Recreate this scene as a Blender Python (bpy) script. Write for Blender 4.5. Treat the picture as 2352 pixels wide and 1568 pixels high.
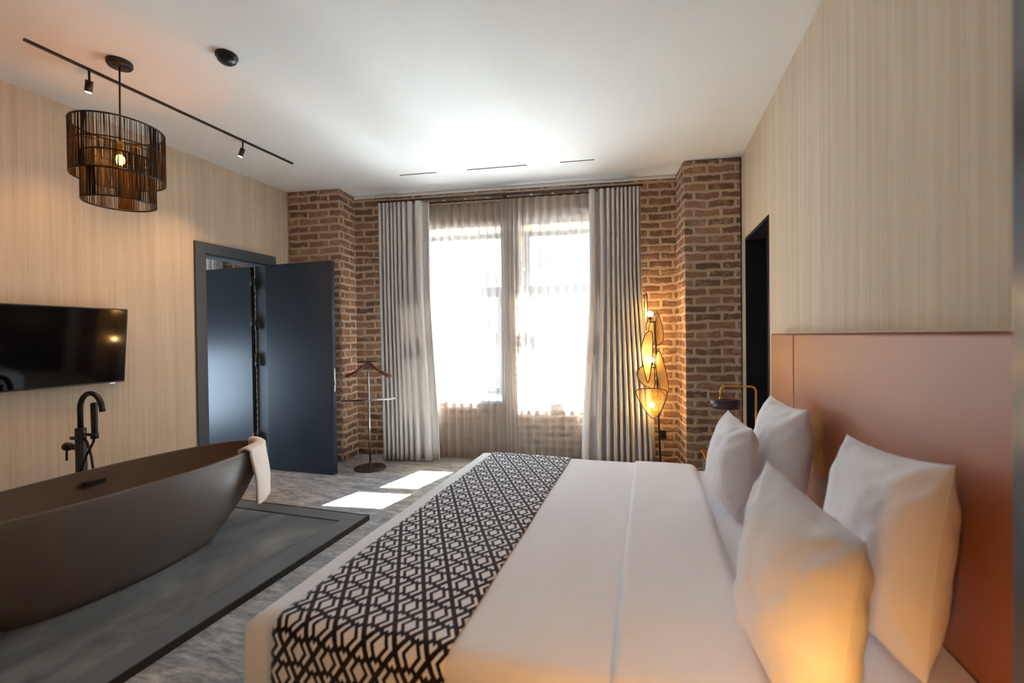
import bpy, bmesh, math, random
from mathutils import Vector, Matrix, noise

# ------------------------------------------------------------------ clear
for o in list(bpy.data.objects):
    bpy.data.objects.remove(o, do_unlink=True)
scene = bpy.context.scene
COL = scene.collection
V = Vector
pi = math.pi

# ------------------------------------------------------------------ camera
FPX, YAW, PITCH, ROLL, CAM_H = 1020.0, .299557, -.010559, -.012784, 1.30
cy_, sy_ = math.cos(YAW), math.sin(YAW)
CF = V((-sy_ * math.cos(PITCH), cy_ * math.cos(PITCH), math.sin(PITCH)))
CR = V((cy_, sy_, 0))
CU = CR.cross(CF)
c_, s_ = math.cos(ROLL), math.sin(ROLL)
CR, CU = c_ * CR + s_ * CU, -s_ * CR + c_ * CU
cam_data = bpy.data.cameras.new('camera')
cam = bpy.data.objects.new('camera', cam_data)
COL.objects.link(cam)
cam.matrix_world = Matrix(((CR.x, CU.x, -CF.x, 0), (CR.y, CU.y, -CF.y, 0), (CR.z, CU.z, -CF.z, CAM_H), (0, 0, 0, 1)))
cam_data.sensor_fit = 'HORIZONTAL'
cam_data.sensor_width = 36.0
cam_data.lens = FPX / 2352 * 36.0
cam_data.clip_start = 0.02
cam_data.dof.use_dof = True
cam_data.dof.focus_distance = 4.3
cam_data.dof.aperture_fstop = 1.8
scene.camera = cam

# ------------------------------------------------------------------ view and render feel
scene.view_settings.view_transform = 'Standard'
scene.view_settings.look = 'None'
scene.view_settings.gamma = 1.0
scene.view_settings.use_curve_mapping = False
scene.view_settings.exposure = 1.86
scene.cycles.use_denoising = True
scene.cycles.max_bounces = 12
scene.cycles.diffuse_bounces = 6
scene.cycles.glossy_bounces = 4
scene.cycles.transparent_max_bounces = 24
scene.cycles.transmission_bounces = 6
scene.cycles.sample_clamp_indirect = 60.0
scene.cycles.blur_glossy = 0.0

# ------------------------------------------------------------------ world, sun, portals
world = bpy.data.worlds.new('sky')
scene.world = world
world.use_nodes = True
wn = world.node_tree.nodes
wbg = wn['Background']
wbg.inputs['Color'].default_value = (0.60, 0.79, 1.0, 1)
wbg.inputs['Strength'].default_value = 4.0

SUN_PLAN = V((.19, .98, 0)).normalized()
SUN_TAN = 1.2
sun_dir = V((SUN_PLAN.x, SUN_PLAN.y, SUN_TAN)).normalized()
sd = bpy.data.lights.new('sun', 'SUN')
sd.energy = 78.0
sd.angle = math.radians(0.6)
sd.color = (.82, .91, 1.0)
sun = bpy.data.objects.new('sun', sd)
COL.objects.link(sun)
sun.rotation_euler = sun_dir.to_track_quat('Z', 'Y').to_euler()
sun.location = (1, 12, 14)

# the window wall is not square to the side walls: its own frame (s along, o into the room)
WANG = math.radians(7.7)
WE = V((math.cos(WANG), math.sin(WANG), 0))
WN = V((math.sin(WANG), -math.cos(WANG), 0))
W0 = V((-1.4, 4.48, 0))
def W(s, o, z):
    return W0 + WE * s + WN * o + V((0, 0, z))

WIN = [(-1.12, -.09), (.12, 1.15)]        # openings along s
WZ0, WZ1 = .62, 2.47
for (a, b) in WIN:
    ld = bpy.data.lights.new('window_portal', 'AREA')
    ld.shape = 'RECTANGLE'; ld.size = b - a; ld.size_y = WZ1 - WZ0
    ld.cycles.is_portal = True
    lo = bpy.data.objects.new('window_portal', ld)
    COL.objects.link(lo)
    lo.location = W((a + b) / 2, -.46, (WZ0 + WZ1) / 2)
    lo.rotation_euler = (-WN).to_track_quat('Z', 'Y').to_euler()

# ------------------------------------------------------------------ materials
def mat(name, color=(.5, .5, .5), rough=.5, metal=0.0, spec=.5):
    m = bpy.data.materials.new(name)
    m.use_nodes = True
    b = m.node_tree.nodes['Principled BSDF']
    b.inputs['Base Color'].default_value = (*color, 1)
    b.inputs['Roughness'].default_value = rough
    b.inputs['Metallic'].default_value = metal
    b.inputs['Specular IOR Level'].default_value = spec
    return m

class NT:
    """small helper round a node tree"""
    def __init__(self, m):
        self.t = m.node_tree
        self.n = self.t.nodes
        self.b = self.n.get('Principled BSDF')
        self.out = self.n.get('Material Output')
    def new(self, typ, **kw):
        nd = self.n.new(typ)
        for k, v in kw.items():
            setattr(nd, k, v)
        return nd
    def link(self, a, b):
        self.t.links.new(a, b)
    def val(self, sock, v):
        if isinstance(v, (int, float)):
            sock.default_value = v
        elif isinstance(v, tuple):
            sock.default_value = v
        else:
            self.link(v, sock)
    def math(self, op, a, b=0.0):
        nd = self.new('ShaderNodeMath', operation=op)
        self.val(nd.inputs[0], a); self.val(nd.inputs[1], b)
        return nd.outputs[0]
    def mix(self, f, a, b, blend='MIX'):
        nd = self.new('ShaderNodeMix', data_type='RGBA', blend_type=blend)
        self.val(nd.inputs[0], f)
        for s, v in ((nd.inputs[6], a), (nd.inputs[7], b)):
            if isinstance(v, tuple) and len(v) == 3:
                v = (*v, 1)
            self.val(s, v)
        return nd.outputs[2]
    def ramp(self, f, stops):
        nd = self.new('ShaderNodeValToRGB')
        el = nd.color_ramp.elements
        while len(el) < len(stops):
            el.new(0.5)
        for e, (p, c) in zip(el, stops):
            e.position = p; e.color = (*c, 1) if len(c) == 3 else c
        self.val(nd.inputs[0], f)
        return nd.outputs[0]
    def coords(self, kind='Object', scale=(1, 1, 1), rot=(0, 0, 0)):
        tc = self.new('ShaderNodeTexCoord')
        mp = self.new('ShaderNodeMapping')
        mp.inputs['Scale'].default_value = scale
        mp.inputs['Rotation'].default_value = rot
        self.link(tc.outputs[kind], mp.inputs['Vector'])
        return mp.outputs[0]
    def noise(self, vec, scale, detail=3, rough=.5, dist=0.0):
        nd = self.new('ShaderNodeTexNoise')
        nd.inputs['Scale'].default_value = scale
        nd.inputs['Detail'].default_value = detail
        nd.inputs['Roughness'].default_value = rough
        nd.inputs['Distortion'].default_value = dist
        self.link(vec, nd.inputs['Vector'])
        return nd.outputs['Fac'], nd.outputs['Color']
    def bump(self, h, strength=.3, dist=.01):
        nd = self.new('ShaderNodeBump')
        nd.inputs['Strength'].default_value = strength
        nd.inputs['Distance'].default_value = dist
        self.link(h, nd.inputs['Height'])
        self.link(nd.outputs[0], self.b.inputs['Normal'])
        return nd.outputs[0]

M = {}
def wallpaper():
    m = mat('striped_wallpaper', rough=.85, spec=.15); k = NT(m)
    v1 = k.coords('UV', (22, .25, 1)); v2 = k.coords('UV', (75, .6, 1)); v3 = k.coords('UV', (180, 3, 1))
    n1, _ = k.noise(v1, 1.0, 2, .6); n2, _ = k.noise(v2, 1.0, 2, .6); n3, _ = k.noise(v3, 1.0, 2, .6)
    a = k.math('ADD', k.math('MULTIPLY', n1, .35), k.math('MULTIPLY', n2, .40))
    a = k.math('ADD', a, k.math('MULTIPLY', n3, .25))
    c = k.ramp(a, [(.36, (.53, .425, .315)), (.5, (.615, .505, .385)), (.64, (.685, .575, .45))])
    k.link(c, k.b.inputs['Base Color'])
    k.bump(a, .15, .004)
    return m
M['paper'] = wallpaper()

def brick():
    m = mat('old_brick', rough=.9, spec=.15); k = NT(m)
    uv = k.coords('UV')
    _, nc = k.noise(uv, 5.0, 3, .6)
    _, nc2 = k.noise(uv, 22.0, 3, .6)
    off = k.new('ShaderNodeVectorMath', operation='SUBTRACT'); k.link(nc, off.inputs[0]); off.inputs[1].default_value = (.5, .5, .5)
    sc = k.new('ShaderNodeVectorMath', operation='SCALE'); k.link(off.outputs[0], sc.inputs[0]); sc.inputs['Scale'].default_value = .048
    off2 = k.new('ShaderNodeVectorMath', operation='SUBTRACT'); k.link(nc2, off2.inputs[0]); off2.inputs[1].default_value = (.5, .5, .5)
    sc2 = k.new('ShaderNodeVectorMath', operation='SCALE'); k.link(off2.outputs[0], sc2.inputs[0]); sc2.inputs['Scale'].default_value = .030
    ad = k.new('ShaderNodeVectorMath', operation='ADD'); k.link(uv, ad.inputs[0]); k.link(sc.outputs[0], ad.inputs[1])
    ad2 = k.new('ShaderNodeVectorMath', operation='ADD'); k.link(ad.outputs[0], ad2.inputs[0]); k.link(sc2.outputs[0], ad2.inputs[1])
    bt = k.new('ShaderNodeTexBrick')
    bt.offset = .5; bt.offset_frequency = 2; bt.squash = 1.0
    k.link(ad2.outputs[0], bt.inputs['Vector'])
    bt.inputs['Color1'].default_value = (.0, .0, .0, 1); bt.inputs['Color2'].default_value = (1, 1, 1, 1)
    bt.inputs['Mortar'].default_value = (.5, .5, .5, 1)
    bt.inputs['Scale'].default_value = 1.0
    bt.inputs['Mortar Size'].default_value = .0215
    bt.inputs['Mortar Smooth'].default_value = .6
    bt.inputs['Bias'].default_value = 0.0
    bt.inputs['Brick Width'].default_value = .235
    bt.inputs['Row Height'].default_value = .0785
    bc = k.ramp(bt.outputs['Color'], [(0, (.155, .098, .078)), (.3, (.25, .130, .092)), (.65, (.35, .170, .112)), (1, (.43, .245, .165))])
    f1, _ = k.noise(uv, 30.0, 4, .65)
    bc = k.mix(k.math('MULTIPLY', f1, .55), bc, (.20, .115, .08))
    f2, _ = k.noise(uv, 11.0, 4, .6)
    smear = k.ramp(f2, [(.52, (0, 0, 0)), (.70, (1, 1, 1))])
    bc = k.mix(k.math('MULTIPLY', smear, .7), bc, (.52, .385, .26))
    f3, _ = k.noise(uv, 45.0, 3, .6)
    mc = k.mix(f3, (.46, .335, .215), (.64, .49, .345))
    col = k.mix(bt.outputs['Fac'], bc, mc)
    k.link(col, k.b.inputs['Base Color'])
    inv = k.math('SUBTRACT', 1.0, bt.outputs['Fac'])
    h = k.math('ADD', inv, k.math('MULTIPLY', f1, .5))
    k.bump(h, .9, .012)
    return m
M['brick'] = brick()

def carpet():
    m = mat('mottled_carpet', rough=.95, spec=.1); k = NT(m)
    a, _ = k.noise(k.coords('Object', (3.0, 9.0, 1)), 1.6, 5, .65, .6)
    b, _ = k.noise(k.coords('Object', (10.0, 34.0, 1)), 1.6, 4, .7)
    d, _ = k.noise(k.coords('Object', (1, 1, 1)), .8, 2, .5)
    h = k.math('ADD', k.math('MULTIPLY', a, .55), k.math('MULTIPLY', b, .45))
    c1 = k.ramp(h, [(.36, (.16, .17, .19)), (.5, (.33, .335, .35)), (.62, (.54, .54, .55))])
    c2 = k.ramp(h, [(.36, (.175, .17, .16)), (.5, (.35, .325, .285)), (.62, (.56, .52, .45))])
    k.link(k.mix(k.ramp(d, [(.45, (0, 0, 0)), (.58, (1, 1, 1))]), c1, c2), k.b.inputs['Base Color'])
    g, _ = k.noise(k.coords('Object'), 260, 2, .6)
    k.bump(g, .4, .004)
    return m
M['carpet'] = carpet()

def stone():
    m = mat('slate_tile', rough=.38, spec=.45); k = NT(m)
    a, _ = k.noise(k.coords('Object', (2.0, 1.0, 1), (0, 0, .6)), 1.6, 6, .62, 1.2)
    c = k.ramp(a, [(.32, (.09, .097, .112)), (.5, (.16, .166, .175)), (.66, (.255, .26, .255))])
    v = k.new('ShaderNodeTexNoise'); v.inputs['Scale'].default_value = 1.3; v.inputs['Detail'].default_value = 4; v.inputs['Distortion'].default_value = 1.6
    k.link(k.coords('Object', (1.4, .6, 1), (0, 0, -.7)), v.inputs['Vector'])
    vein = k.ramp(k.math('ABSOLUTE', k.math('SUBTRACT', v.outputs['Fac'], .5)), [(0, (1, 1, 1)), (.012, (0, 0, 0))])
    msk, _ = k.noise(k.coords('Object'), 2.2, 2, .5)
    vein = k.math('MULTIPLY', vein, k.ramp(msk, [(.5, (0, 0, 0)), (.62, (1, 1, 1))]))
    k.link(k.mix(k.math('MULTIPLY', vein, .55), c, (.30, .26, .20)), k.b.inputs['Base Color'])
    return m
M['stone'] = stone()
M['stone_trim'] = mat('slate_trim', (.15, .16, .175), .35)
M['grout'] = mat('pale_grout', (.26, .22, .17), .8)

def plaster():
    m = mat('white_plaster', (.77, .77, .745), .9, spec=.15); k = NT(m)
    a, _ = k.noise(k.coords('Object'), 90, 3, .6)
    k.bump(a, .05, .002)
    return m
M['plaster'] = plaster()
M['navy'] = mat('navy_paint', (.019, .031, .045), .28, spec=.40)
M['navy_frame'] = mat('navy_grey_frame', (.072, .085, .102), .40, spec=.4)
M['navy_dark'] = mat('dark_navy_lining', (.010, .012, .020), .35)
M['black'] = mat('matte_black_metal', (.012, .012, .014), .42)
M['black_satin'] = mat('satin_black', (.015, .016, .020), .30)
M['screen'] = mat('black_glass_screen', (.003, .003, .004), .06, spec=.5)
M['chrome'] = mat('brushed_steel', (.62, .63, .64), .25, 1.0)
M['silver'] = mat('silver_plate', (.75, .75, .76), .3, 1.0)
M['brass'] = mat('warm_brass', (.72, .40, .10), .28, 1.0)
M['bronze'] = mat('dark_bronze', (.055, .045, .038), .4, .6)
M['oak'] = mat('dark_oak_body', (.055, .035, .022), .5)
M['win_frame'] = mat('grey_aluminium', (.16, .18, .21), .4)
M['sill'] = mat('polished_white_sill', (.70, .70, .70), .22, spec=1.0)
def sill():
    k = NT(M['sill'])
    k.b.inputs['IOR'].default_value = 2.0
    k.b.inputs['Metallic'].default_value = .45
    k.b.inputs['Anisotropic'].default_value = .97
    k.b.inputs['Anisotropic Rotation'].default_value = .25
    tg = k.new('ShaderNodeTangent', direction_type='UV_MAP')
    tg.uv_map = 'UVMap'
    k.link(tg.outputs[0], k.b.inputs['Tangent'])
sill()
M['concrete'] = mat('grey_pavement', (.33, .32, .30), .9)
M['facade'] = mat('pale_render', (.72, .70, .66), .9)
M['facade_glass'] = mat('dark_pane', (.10, .13, .17), .15)
M['roof'] = mat('grey_roof', (.20, .19, .19), .8)
M['bark'] = mat('bare_bark', (.10, .085, .075), .9)
M['steel_white'] = mat('white_plastic', (.75, .75, .75), .4)

def wood():
    m = mat('red_brown_wood', (.22, .075, .04), .35); k = NT(m)
    a, _ = k.noise(k.coords('Object', (3, 60, 60)), 1.0, 3, .6)
    k.link(k.ramp(a, [(.35, (.10, .032, .018)), (.65, (.27, .095, .05))]), k.b.inputs['Base Color'])
    return m
M['wood'] = wood()

def tubmat():
    m = mat('matte_taupe_resin', (.115, .092, .076), .38, spec=.55); k = NT(m)
    a, _ = k.noise(k.coords('Object'), 120, 2, .5)
    k.bump(a, .03, .001)
    return m
M['tub'] = tubmat()
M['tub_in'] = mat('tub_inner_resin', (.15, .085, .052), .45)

def cloth(name, col, scale=420, strength=.2, big=0.0, sheen=.2):
    m = mat(name, col, .9, spec=.1); k = NT(m)
    k.b.inputs['Sheen Weight'].default_value = sheen
    a, _ = k.noise(k.coords('Object'), scale, 2, .6)
    if big:
        b, _ = k.noise(k.coords('Object', (1, 1, 1)), 7.0, 3, .55, .4)
        h = k.math('ADD', k.math('MULTIPLY', a, .06), k.math('MULTIPLY', b, big))
        k.bump(h, .35, .03)
    else:
        k.bump(a, strength, .002)
    return m
M['linen'] = cloth('white_cotton', (.86, .855, .90), big=.35)
M['pillow'] = cloth('white_pillowcase', (.85, .845, .885), big=.45)
M['towel'] = cloth('beige_terry', (.72, .63, .57), 160, 1.0)
M['mattress'] = cloth('white_mattress', (.75, .74, .72))
M['bed_base'] = cloth('dark_upholstery', (.06, .05, .05))
def terry():
    k = NT(M['towel'])
    k.b.inputs['Roughness'].default_value = 1.0
terry()

def leather():
    m = mat('terracotta_leather', (.36, .135, .072), .42, spec=.4); k = NT(m)
    a, _ = k.noise(k.coords('Object'), 300, 3, .6)
    k.bump(a, .06, .002)
    return m
M['leather'] = leather()

def drape():
    m = bpy.data.materials.new('greige_drape'); m.use_nodes = True
    k = NT(m)
    col = (.68, .635, .60)
    k.b.inputs['Base Color'].default_value = (*col, 1)
    k.b.inputs['Roughness'].default_value = .95
    k.b.inputs['Specular IOR Level'].default_value = .1
    a, _ = k.noise(k.coords('UV', (300, 40, 1)), 1.0, 2, .6)
    k.bump(a, .12, .002)
    tr = k.new('ShaderNodeBsdfTranslucent'); tr.inputs['Color'].default_value = (*col, 1)
    mx = k.new('ShaderNodeMixShader'); mx.inputs[0].default_value = .10
    k.link(k.b.outputs[0], mx.inputs[1]); k.link(tr.outputs[0], mx.inputs[2]); k.link(mx.outputs[0], k.out.inputs['Surface'])
    return m
M['drape'] = drape()

def sheer():
    m = bpy.data.materials.new('sheer_voile'); m.use_nodes = True
    k = NT(m)
    col = (.56, .51, .465, 1)
    df = k.new('ShaderNodeBsdfDiffuse'); df.inputs['Color'].default_value = col
    tl = k.new('ShaderNodeBsdfTranslucent'); tl.inputs['Color'].default_value = col
    tp = k.new('ShaderNodeBsdfTransparent')
    m1 = k.new('ShaderNodeMixShader'); m1.inputs[0].default_value = .5
    k.link(df.outputs[0], m1.inputs[1]); k.link(tl.outputs[0], m1.inputs[2])
    # the weave closes up where it is seen at a slant
    lw = k.new('ShaderNodeLayerWeight'); lw.inputs['Blend'].default_value = .35
    a, _ = k.noise(k.coords('UV', (900, 3, 1)), 1.0, 1, .5)
    f = k.math('ADD', .42, k.math('MULTIPLY', lw.outputs['Facing'], .50))
    f = k.math('ADD', f, k.math('MULTIPLY', k.math('SUBTRACT', a, .5), .25))
    m2 = k.new('ShaderNodeMixShader'); k.link(f, m2.inputs[0])
    k.link(tp.outputs[0], m2.inputs[1]); k.link(m1.outputs[0], m2.inputs[2]); k.link(m2.outputs[0], k.out.inputs['Surface'])
    return m
M['sheer'] = sheer()

def glass():
    m = bpy.data.materials.new('window_glass'); m.use_nodes = True
    k = NT(m)
    tp = k.new('ShaderNodeBsdfTransparent'); tp.inputs['Color'].default_value = (.95, .97, .97, 1)
    gl = k.new('ShaderNodeBsdfGlossy'); gl.inputs['Roughness'].default_value = .02
    mx = k.new('ShaderNodeMixShader'); mx.inputs[0].default_value = .05
    k.link(tp.outputs[0], mx.inputs[1]); k.link(gl.outputs[0], mx.inputs[2]); k.link(mx.outputs[0], k.out.inputs['Surface'])
    return m
M['glass'] = glass()

def cane(name, col, hole):
    m = bpy.data.materials.new(name); m.use_nodes = True
    k = NT(m)
    df = k.new('ShaderNodeBsdfDiffuse'); df.inputs['Color'].default_value = (*col, 1)
    tl = k.new('ShaderNodeBsdfTranslucent'); tl.inputs['Color'].default_value = (*col, 1)
    tp = k.new('ShaderNodeBsdfTransparent')
    m1 = k.new('ShaderNodeMixShader'); m1.inputs[0].default_value = .6
    k.link(df.outputs[0], m1.inputs[1]); k.link(tl.outputs[0], m1.inputs[2])
    ch = k.new('ShaderNodeTexChecker'); ch.inputs['Scale'].default_value = 1.0
    k.link(k.coords('UV', (280, 280, 1), (0, 0, .785)), ch.inputs['Vector'])
    f = k.math('SUBTRACT', 1.0, k.math('MULTIPLY', ch.outputs['Fac'], hole))
    m2 = k.new('ShaderNodeMixShader'); k.link(f, m2.inputs[0])
    k.link(tp.outputs[0], m2.inputs[1]); k.link(m1.outputs[0], m2.inputs[2]); k.link(m2.outputs[0], k.out.inputs['Surface'])
    return m
M['cane'] = cane('cane_weave', (.85, .62, .26), .28)
M['cane_dimmed'] = cane('dimmed_open_cane', (.40, .24, .08), .75)  # more open copy of the cane; darker colour dims the lowest, bulb-lit leaf

def emit(name, col, s):
    m = bpy.data.materials.new(name); m.use_nodes = True
    k = NT(m)
    e = k.new('ShaderNodeEmission'); e.inputs['Color'].default_value = (*col, 1); e.inputs['Strength'].default_value = s
    k.link(e.outputs[0], k.out.inputs['Surface'])
    return m
M['filament'] = emit('glowing_bulb', (1.0, .45, .10), 30)
M['spot_glow'] = emit('spot_lens', (1.0, .72, .45), 30)
M['led'] = emit('led_strip', (1.0, .95, .88), 5)
M['warm_bulb'] = emit('warm_bulb', (1.0, .62, .22), 40)

def amber():
    m = bpy.data.materials.new('clear_bulb_glass'); m.use_nodes = True
    k = NT(m)
    tp = k.new('ShaderNodeBsdfTransparent'); tp.inputs['Color'].default_value = (1, .72, .35, 1)
    gl = k.new('ShaderNodeBsdfGlossy'); gl.inputs['Roughness'].default_value = .05
    mx = k.new('ShaderNodeMixShader'); mx.inputs[0].default_value = .10
    k.link(tp.outputs[0], mx.inputs[1]); k.link(gl.outputs[0], mx.inputs[2]); k.link(mx.outputs[0], k.out.inputs['Surface'])
    return m
M['bulb_glass'] = amber()

def runner_mat():
    m = mat('lattice_print', rough=.9, spec=.1); k = NT(m)
    uv = k.new('ShaderNodeTexCoord').outputs['UV']
    sp = k.new('ShaderNodeSeparateXYZ'); k.link(uv, sp.inputs[0])
    x = k.math('SUBTRACT', sp.outputs[0], -.865); y = k.math('SUBTRACT', sp.outputs[1], 1.476)
    # lattice steps: b=(.052,.0735) across the cell, a=(-.046,.0805) up the cell
    bx, by, ax, ay = .052, .0735, -.046, .0805
    det = bx * ay - by * ax
    u = k.math('ADD', k.math('MULTIPLY', x, ay / det), k.math('MULTIPLY', y, -ax / det))
    v = k.math('ADD', k.math('MULTIPLY', x, -by / det), k.math('MULTIPLY', y, bx / det))
    u = k.math('FRACT', k.math('ADD', u, .5)); v = k.math('FRACT', k.math('ADD', v, .5))
    def box(u0, u1, v0, v1):
        a = k.math('MULTIPLY', k.math('GREATER_THAN', u, u0), k.math('LESS_THAN', u, u1))
        b = k.math('MULTIPLY', k.math('GREATER_THAN', v, v0), k.math('LESS_THAN', v, v1))
        return k.math('MULTIPLY', a, b)
    e0, e1, e2, e3 = .088, .200, .800, .912
    parts = [box(.325, .675, .325, .675),
             box(e0, e1, .49, e3), box(e0, .51, e2, e3),            # long bracket, upper corner
             box(e2, e3, e0, .51), box(.49, e3, e0, e1),            # long bracket, lower corner
             box(e0, e1, e0, .34), box(e0, .34, e0, e1),            # short bracket
             box(e2, e3, .66, e3), box(.66, e3, e2, e3)]
    f = parts[0]
    for q in parts[1:]:
        f = k.math('MAXIMUM', f, q)
    k.link(k.mix(f, (.012, .010, .020), (.84, .83, .86)), k.b.inputs['Base Color'])
    k.b.inputs['Sheen Weight'].default_value = .2
    a, _ = k.noise(k.coords('Object'), 500, 2, .6)
    k.bump(a, .2, .002)
    return m
M['runner'] = runner_mat()

# ------------------------------------------------------------------ builders
class MB:
    def __init__(self):
        self.bm = bmesh.new()
        self.uv = self.bm.loops.layers.uv.new('UVMap')
    def face(self, pts, uvs=None, smooth=False):
        vs = [self.bm.verts.new(p) for p in pts]
        f = self.bm.faces.new(vs); f.smooth = smooth
        if uvs:
            for l, q in zip(f.loops, uvs):
                l[self.uv].uv = q
        return f
    def hexa(self, p, uvfn=None):
        """p: eight corners, bottom four (ccw) then top four"""
        vs = [self.bm.verts.new(q) for q in p]
        for idx in ((0, 3, 2, 1), (4, 5, 6, 7), (0, 1, 5, 4), (1, 2, 6, 5), (2, 3, 7, 6), (3, 0, 4, 7)):
            f = self.bm.faces.new([vs[i] for i in idx])
            if uvfn:
                f.normal_update()
                for l in f.loops:
                    l[self.uv].uv = uvfn(l.vert.co, f.normal)
        return self
    def box(self, x0, x1, y0, y1, z0, z1, uvfn=None, T=None):
        p = [V(q) for q in ((x0, y0, z0), (x1, y0, z0), (x1, y1, z0), (x0, y1, z0), (x0, y0, z1), (x1, y0, z1), (x1, y1, z1), (x0, y1, z1))]
        if T:
            p = [T(*q) for q in p]
        return self.hexa(p, uvfn)
    def tube(self, pts, r, n=10, cap=True, smooth=True):
        pts = [V(p) for p in pts]
        rs = r if isinstance(r, (list, tuple)) else [r] * len(pts)
        rings = []
        t0 = (pts[1] - pts[0]).normalized()
        ref = V((0, 0, 1)) if abs(t0.z) < .9 else V((1, 0, 0))
        a = t0.cross(ref).normalized()
        for i, p in enumerate(pts):
            t = (pts[min(i + 1, len(pts) - 1)] - pts[max(i - 1, 0)]).normalized()
            a = (a - t * a.dot(t)).normalized()
            b = t.cross(a)
            rings.append([self.bm.verts.new(p + (a * math.cos(2 * pi * j / n) + b * math.sin(2 * pi * j / n)) * rs[i]) for j in range(n)])
        for q, w in zip(rings, rings[1:]):
            for j in range(n):
                f = self.bm.faces.new([q[j], q[(j + 1) % n], w[(j + 1) % n], w[j]]); f.smooth = smooth
        if cap:
            self.bm.faces.new(rings[0][::-1]); self.bm.faces.new(rings[-1])
        return self
    def ring(self, c, R, r, n=48, k=8, squash=1.0):
        c = V(c); g = []
        for i in range(n):
            a = 2 * pi * i / n
            d = V((math.cos(a), math.sin(a), 0))
            g.append([self.bm.verts.new(c + d * (R + r * math.cos(2 * pi * j / k)) + V((0, 0, r * squash * math.sin(2 * pi * j / k)))) for j in range(k)])
        for i in range(n):
            q, w = g[i], g[(i + 1) % n]
            for j in range(k):
                f = self.bm.faces.new([q[j], w[j], w[(j + 1) % k], q[(j + 1) % k]]); f.smooth = True
        return self
    def lathe(self, c, prof, n=40, axis=None, smooth=True, closed=False):
        """prof: (radius, height) pairs"""
        c = V(c)
        if axis is None:
            X, Y, Z = V((1, 0, 0)), V((0, 1, 0)), V((0, 0, 1))
        else:
            Z = V(axis).normalized(); X = Z.orthogonal().normalized(); Y = Z.cross(X)
        rings = []
        for (r, h) in prof:
            if r < 1e-6:
                rings.append([self.bm.verts.new(c + Z * h)])
            else:
                rings.append([self.bm.verts.new(c + Z * h + (X * math.cos(2 * pi * j / n) + Y * math.sin(2 * pi * j / n)) * r) for j in range(n)])
        prs = list(zip(rings, rings[1:]))
        if closed:
            prs.append((rings[-1], rings[0]))
        for q, w in prs:
            for j in range(n):
                a, b, d, e = q[j % len(q)], q[(j + 1) % len(q)], w[(j + 1) % len(w)], w[j % len(w)]
                vs = []
                for x in (a, b, d, e):
                    if x not in vs:
                        vs.append(x)
                if len(vs) >= 3:
                    f = self.bm.faces.new(vs); f.smooth = smooth
        return self
    def sphere(self, c, r, n=20, m=12, sz=1.0):
        prof = [(r * math.sin(pi * i / m), -r * sz * math.cos(pi * i / m)) for i in range(m + 1)]
        prof[0] = (0, prof[0][1]); prof[-1] = (0, prof[-1][1])
        return self.lathe(c, prof, n)
    def grid(self, fn, nu, nv, uvf=None, smooth=True, closeu=False):
        g = [[self.bm.verts.new(fn(i, j)) for j in range(nv + 1)] for i in range(nu + (0 if closeu else 1))]
        N = len(g)
        for i in range(nu):
            for j in range(nv):
                i2 = (i + 1) % N if closeu else i + 1
                f = self.bm.faces.new([g[i][j], g[i2][j], g[i2][j + 1], g[i][j + 1]]); f.smooth = smooth
                if uvf:
                    for l, (a, b) in zip(f.loops, ((i, j), (i + 1, j), (i + 1, j + 1), (i, j + 1))):
                        l[self.uv].uv = uvf(a, b)
        return g
    def build(self, name, m, parent=None, bevel=0.0, solid=0.0, subsurf=0, seg=2):
        bmesh.ops.recalc_face_normals(self.bm, faces=self.bm.faces)
        me = bpy.data.meshes.new(name)
        self.bm.to_mesh(me); self.bm.free()
        o = bpy.data.objects.new(name, me)
        me.materials.append(m)
        COL.objects.link(o)
        if parent is not None:
            o.parent = parent
            o.matrix_parent_inverse = parent.matrix_basis.inverted()
        if solid:
            md = o.modifiers.new('thickness', 'SOLIDIFY'); md.thickness = solid; md.offset = 0
        if bevel:
            md = o.modifiers.new('edges', 'BEVEL'); md.width = bevel; md.segments = seg; md.limit_method = 'ANGLE'
        if subsurf:
            md = o.modifiers.new('smooth', 'SUBSURF'); md.levels = subsurf; md.render_levels = subsurf
        return o

def tag(o, label, cat, group=None):
    o['label'] = label; o['category'] = cat
    if group:
        o['group'] = group
    return o
def thing(name, label, cat, loc=(0, 0, 0), group=None):
    o = bpy.data.objects.new(name, None)
    COL.objects.link(o); o.location = loc
    return tag(o, label, cat, group)
def struct(o):
    o['kind'] = 'structure'
    return o
def snode(name, loc=(0, 0, 0)):
    o = bpy.data.objects.new(name, None); COL.objects.link(o); o.location = loc
    return struct(o)
def light(name, kind, loc, energy, col, parent=None, **kw):
    d = bpy.data.lights.new(name, kind); d.energy = energy; d.color = col
    for a, b in kw.items():
        setattr(d, a, b)
    o = bpy.data.objects.new(name, d); COL.objects.link(o); o.location = loc
    if parent is not None:
        o.parent = parent; o.matrix_parent_inverse = parent.matrix_basis.inverted()
    return o
def aim(o, direction):
    o.rotation_euler = (-V(direction)).to_track_quat('Z', 'Y').to_euler()
def lerp(a, b, t):
    return a + (b - a) * t
def smooth01(t):
    t = max(0.0, min(1.0, t)); return t * t * (3 - 2 * t)
def arc(c, r, a0, a1, X, Y, n=10):
    c, X, Y = V(c), V(X), V(Y)
    return [c + X * r * math.cos(lerp(a0, a1, i / n)) + Y * r * math.sin(lerp(a0, a1, i / n)) for i in range(n + 1)]

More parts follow.
